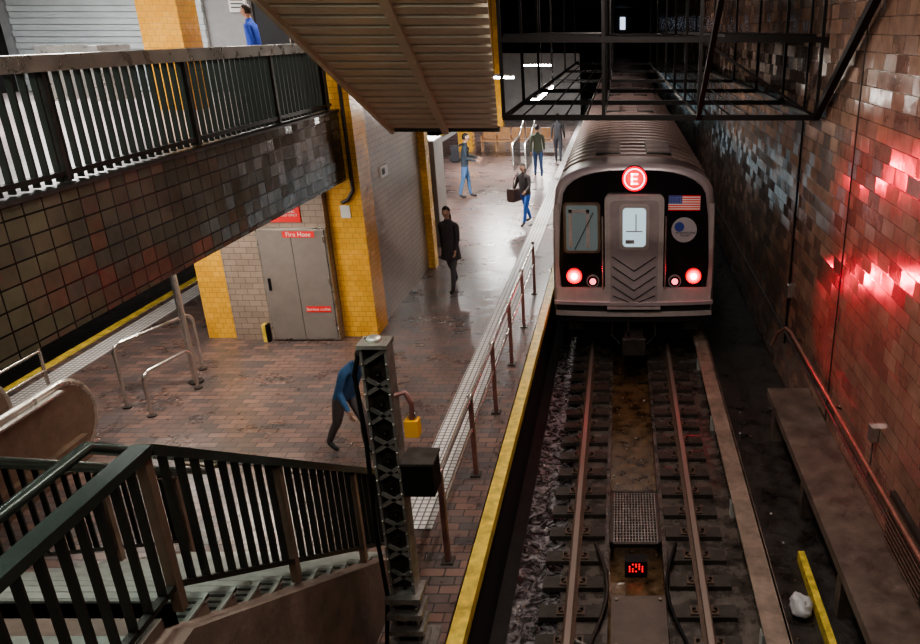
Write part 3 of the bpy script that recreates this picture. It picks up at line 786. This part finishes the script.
    if coat:
        rings=[]
        for zz,rx,ry in ((1.1,.165,.135),(.95,.18,.15),(.80,.20,.17),(.68,.215,.18)):
            rings.append([Vector((rx*math.cos(2*math.pi*k/20),ry*math.sin(2*math.pi*k/20),zz+dz)) for k in range(20)])
        out.add([q for r_ in rings for q in r_],[(i*20+k,i*20+(k+1)%20,(i+1)*20+(k+1)%20,(i+1)*20+k) for i in range(3) for k in range(20)],ms[1],True)
    o2=out.obj(); sc=h/1.78
    o2.scale=(sc,)*3; o2.location=(x,y,zf); o2.rotation_euler=(0,0,math.radians(head))
    return o2,dz
SK=(.45,.27,.2)
p1,d=person('man_with_backpack',-4.75,23.4,-80,1.95,((12,8),(-10,6)),((20,60,8),(10,70,8)),4,SK,(.035,.05,.07),(.08,.17,.34),(.04,.03,.03),(.02,.015,.01))
b=O('backpack'); b.prism(rr(-.16,.16,1.0+d,1.45+d,.07),-.34,-.13,mat('backpack_cloth',(.02,.02,.025),.8)); b.prism(rr(-.12,.12,1.03+d,1.22+d,.04),-.39,-.34,MATS['backpack_cloth'])
for s in (-1,1): b.tube([(s*.11,-.14,1.43+d),(s*.12,0,1.5+d),(s*.12,.14,1.36+d),(s*.13,.08,1.1+d),(s*.13,-.14,1.05+d)],.018,MATS['backpack_cloth'],8)
b.obj(p1,.02)
p2,d=person('woman_with_handbag',-2.5,20.0,150,1.66,((24,12),(-18,10)),((25,50,14),(-10,40,30)),6,SK,(.05,.04,.04),(.04,.13,.48),(.03,.03,.03),(.03,.02,.015),True,False)
b=O('handbag'); b.prism(rr(.24,.50,.62,1.0,.06),-.22,.22,mat('bag_leather',(.06,.03,.025),.5)); b.tube([(.33,-.16,.96),(.30,-.1,1.3),(.24,0,1.44),(.30,.1,1.3),(.33,.16,.96)],.014,MATS['bag_leather'],8); b.obj(p2,.02)
person('woman_walking',-3.34,14.5,165,1.70,((20,12),(-18,14)),((16,25,8),(-20,20,8)),3,SK,(.06,.055,.06),(.10,.10,.11),(.05,.04,.04),(.02,.015,.012),True,True)
person('man_walking_away',-2.88,27.0,10,1.80,((16,8),(-14,10)),((-14,20,8),(16,20,8)),3,SK,(.08,.09,.06),(.05,.09,.2),(.04,.03,.03),(.03,.02,.015))
person('man_walking_away',-2.42,30.2,0,1.84,((12,8),(-14,10)),((-12,20,8),(12,20,8)),3,SK,(.03,.03,.035),(.03,.03,.04),(.03,.03,.03),(.02,.02,.02))
person('man_leaning_forward',-3.28,8.15,-120,1.66,((28,30),(-16,16)),((30,40,10),(20,50,10)),34,SK,(.05,.13,.28),(.12,.10,.10),(.03,.03,.03),(.03,.02,.015))
person('person_on_mezzanine',-6.5,14.4,90,1.66,((16,8),(-14,10)),((-14,20,8),(16,20,8)),3,SK,(.04,.10,.55),(.05,.05,.06),(.03,.03,.03),(.03,.02,.015),zf=3.62)

# ---------------------------------------------------------------- lights
def area(name,loc,sx,sy,power,col=(1,.93,.82),rot=(0,0,0)):
    l=bpy.data.lights.new(name,'AREA'); l.shape='RECTANGLE'; l.size=sx; l.size_y=sy; l.energy=power; l.color=col
    ob=bpy.data.objects.new(name,l); COL.objects.link(ob); ob.location=loc; ob.rotation_euler=rot; return ob
def point(name,loc,power,col,r=.05):
    l=bpy.data.lights.new(name,'POINT'); l.energy=power; l.color=col; l.shadow_soft_size=r
    ob=bpy.data.objects.new(name,l); COL.objects.link(ob); ob.location=loc; return ob
def spot(name,loc,power,col,r,tgt,ang=50,blend=.9):
    l=bpy.data.lights.new(name,'SPOT'); l.energy=power; l.color=col; l.shadow_soft_size=r; l.spot_size=math.radians(ang); l.spot_blend=blend
    ob=bpy.data.objects.new(name,l); COL.objects.link(ob); ob.location=loc
    d=Vector(tgt)-Vector(loc); ob.rotation_euler=d.to_track_quat('-Z','Y').to_euler(); return ob
def fixture(x,y,z,length=1.2,ax='X',power=60,col=(1,.95,.86),top=6.59,r=.02):
    o=O('fluorescent_fixture')
    if ax=='X': o.box(x-length/2,x+length/2,y-.1,y+.1,z+.04,z+.12,WINWALL); o.tube([(x-length/2+.03,y,z+.015),(x+length/2-.03,y,z+.015)],r,TUBE,8)
    else: o.box(x-.1,x+.1,y-length/2,y+length/2,z+.04,z+.12,WINWALL); o.tube([(x,y-length/2+.03,z+.015),(x,y+length/2-.03,z+.015)],r,TUBE,8)
    o.tube([(x,y,z+.12),(x,y,top)],.01,STEEL,6)
    o.obj()
    area('fixture_light',(x,y,z-.03),length if ax=='X' else .15,.15 if ax=='X' else length,power,col)
W=(1,.97,.94)
fixture(-2.05,20.9,3.3,4.4,'Y',560,W,r=.12)
fixture(-5.2,20.5,3.3,1.2,'X',300,W)
fixture(-4.4,28,3.3,1.4,'X',620,W,r=.05)
fixture(-3.9,38,3.3,1.4,'X',620,W,r=.05)
fixture(-6.8,8.5,2.62,1.2,'X',26,top=2.77)
fixture(-5.6,10.2,2.62,1.2,'X',60,(1,.9,.76),top=2.77)
fixture(-7.6,11.2,2.62,1.2,'X',26,top=2.77)
fixture(-7.5,10.5,6.2,1.6,'Y',170,(1,.9,.88))
fixture(-7.0,4.5,6.2,1.6,'Y',170,(.75,1,.86))
fixture(-10.0,14.0,6.2,1.6,'X',220,(.93,.98,1))  # added out of view to brighten the shutter and mezzanine wall
fixture(-6.5,15.0,6.2,1.6,'X',80,(1,.9,.85))
fixture(-2.9,3.2,5.9,1.6,'Y',78,(.9,1,.9))
fixture(-0.4,1.0,6.2,1.6,'X',75,(1,.89,.8))
fixture(0.0,6.5,6.25,2.4,'Y',120,(1,.87,.77))  # added above the frame to light the right wall and train front
fixture(0.3,10.4,6.25,1.6,'X',105,(1,.86,.78))  # second added unseen lamp for the wall and train front
fixture(-0.2,19.2,6.25,2.4,'Y',80,(1,.84,.78))  # added out of view to light the wall and train roof
fixture(0.9,27,6.25,2.4,'Y',80,(1,.84,.78))  # another unseen lamp added for the train roof and wall farther back
RC=(1,.012,.045)
spot('tail_lamp_light',(CX+1.12,YF-.15,.54),560,RC,.05,(3.1,9.0,.85),44)
spot('route_sign_light',(CX,YF-.12,2.36),760,RC,.14,(3.1,8.6,2.7),44)
point('tail_lamp_glow_light',(CX+1.12,YF-.16,.54),2.5,RC,.05)
point('tail_lamp_glow_light',(CX-1.12,YF-.16,.54),2.5,RC,.05)
point('route_sign_glow_light',(CX,YF-.14,2.36),1.5,RC,.05)
o=O('tunnel_signal_lamp'); o.box(0.0,.45,69.85,69.99,4.9,5.9,mat('signal_white',(.8,.85,.9),.3,emit=(.7,.8,1),estr=1.5)); o.obj()
w=bpy.data.worlds.new('world'); S.world=w; w.use_nodes=True
w.node_tree.nodes['Background'].inputs[0].default_value=(.5,.44,.40,1); w.node_tree.nodes['Background'].inputs[1].default_value=.045
try:
    S.view_settings.view_transform='AgX'; S.view_settings.look='AgX - Medium High Contrast'
except Exception: pass
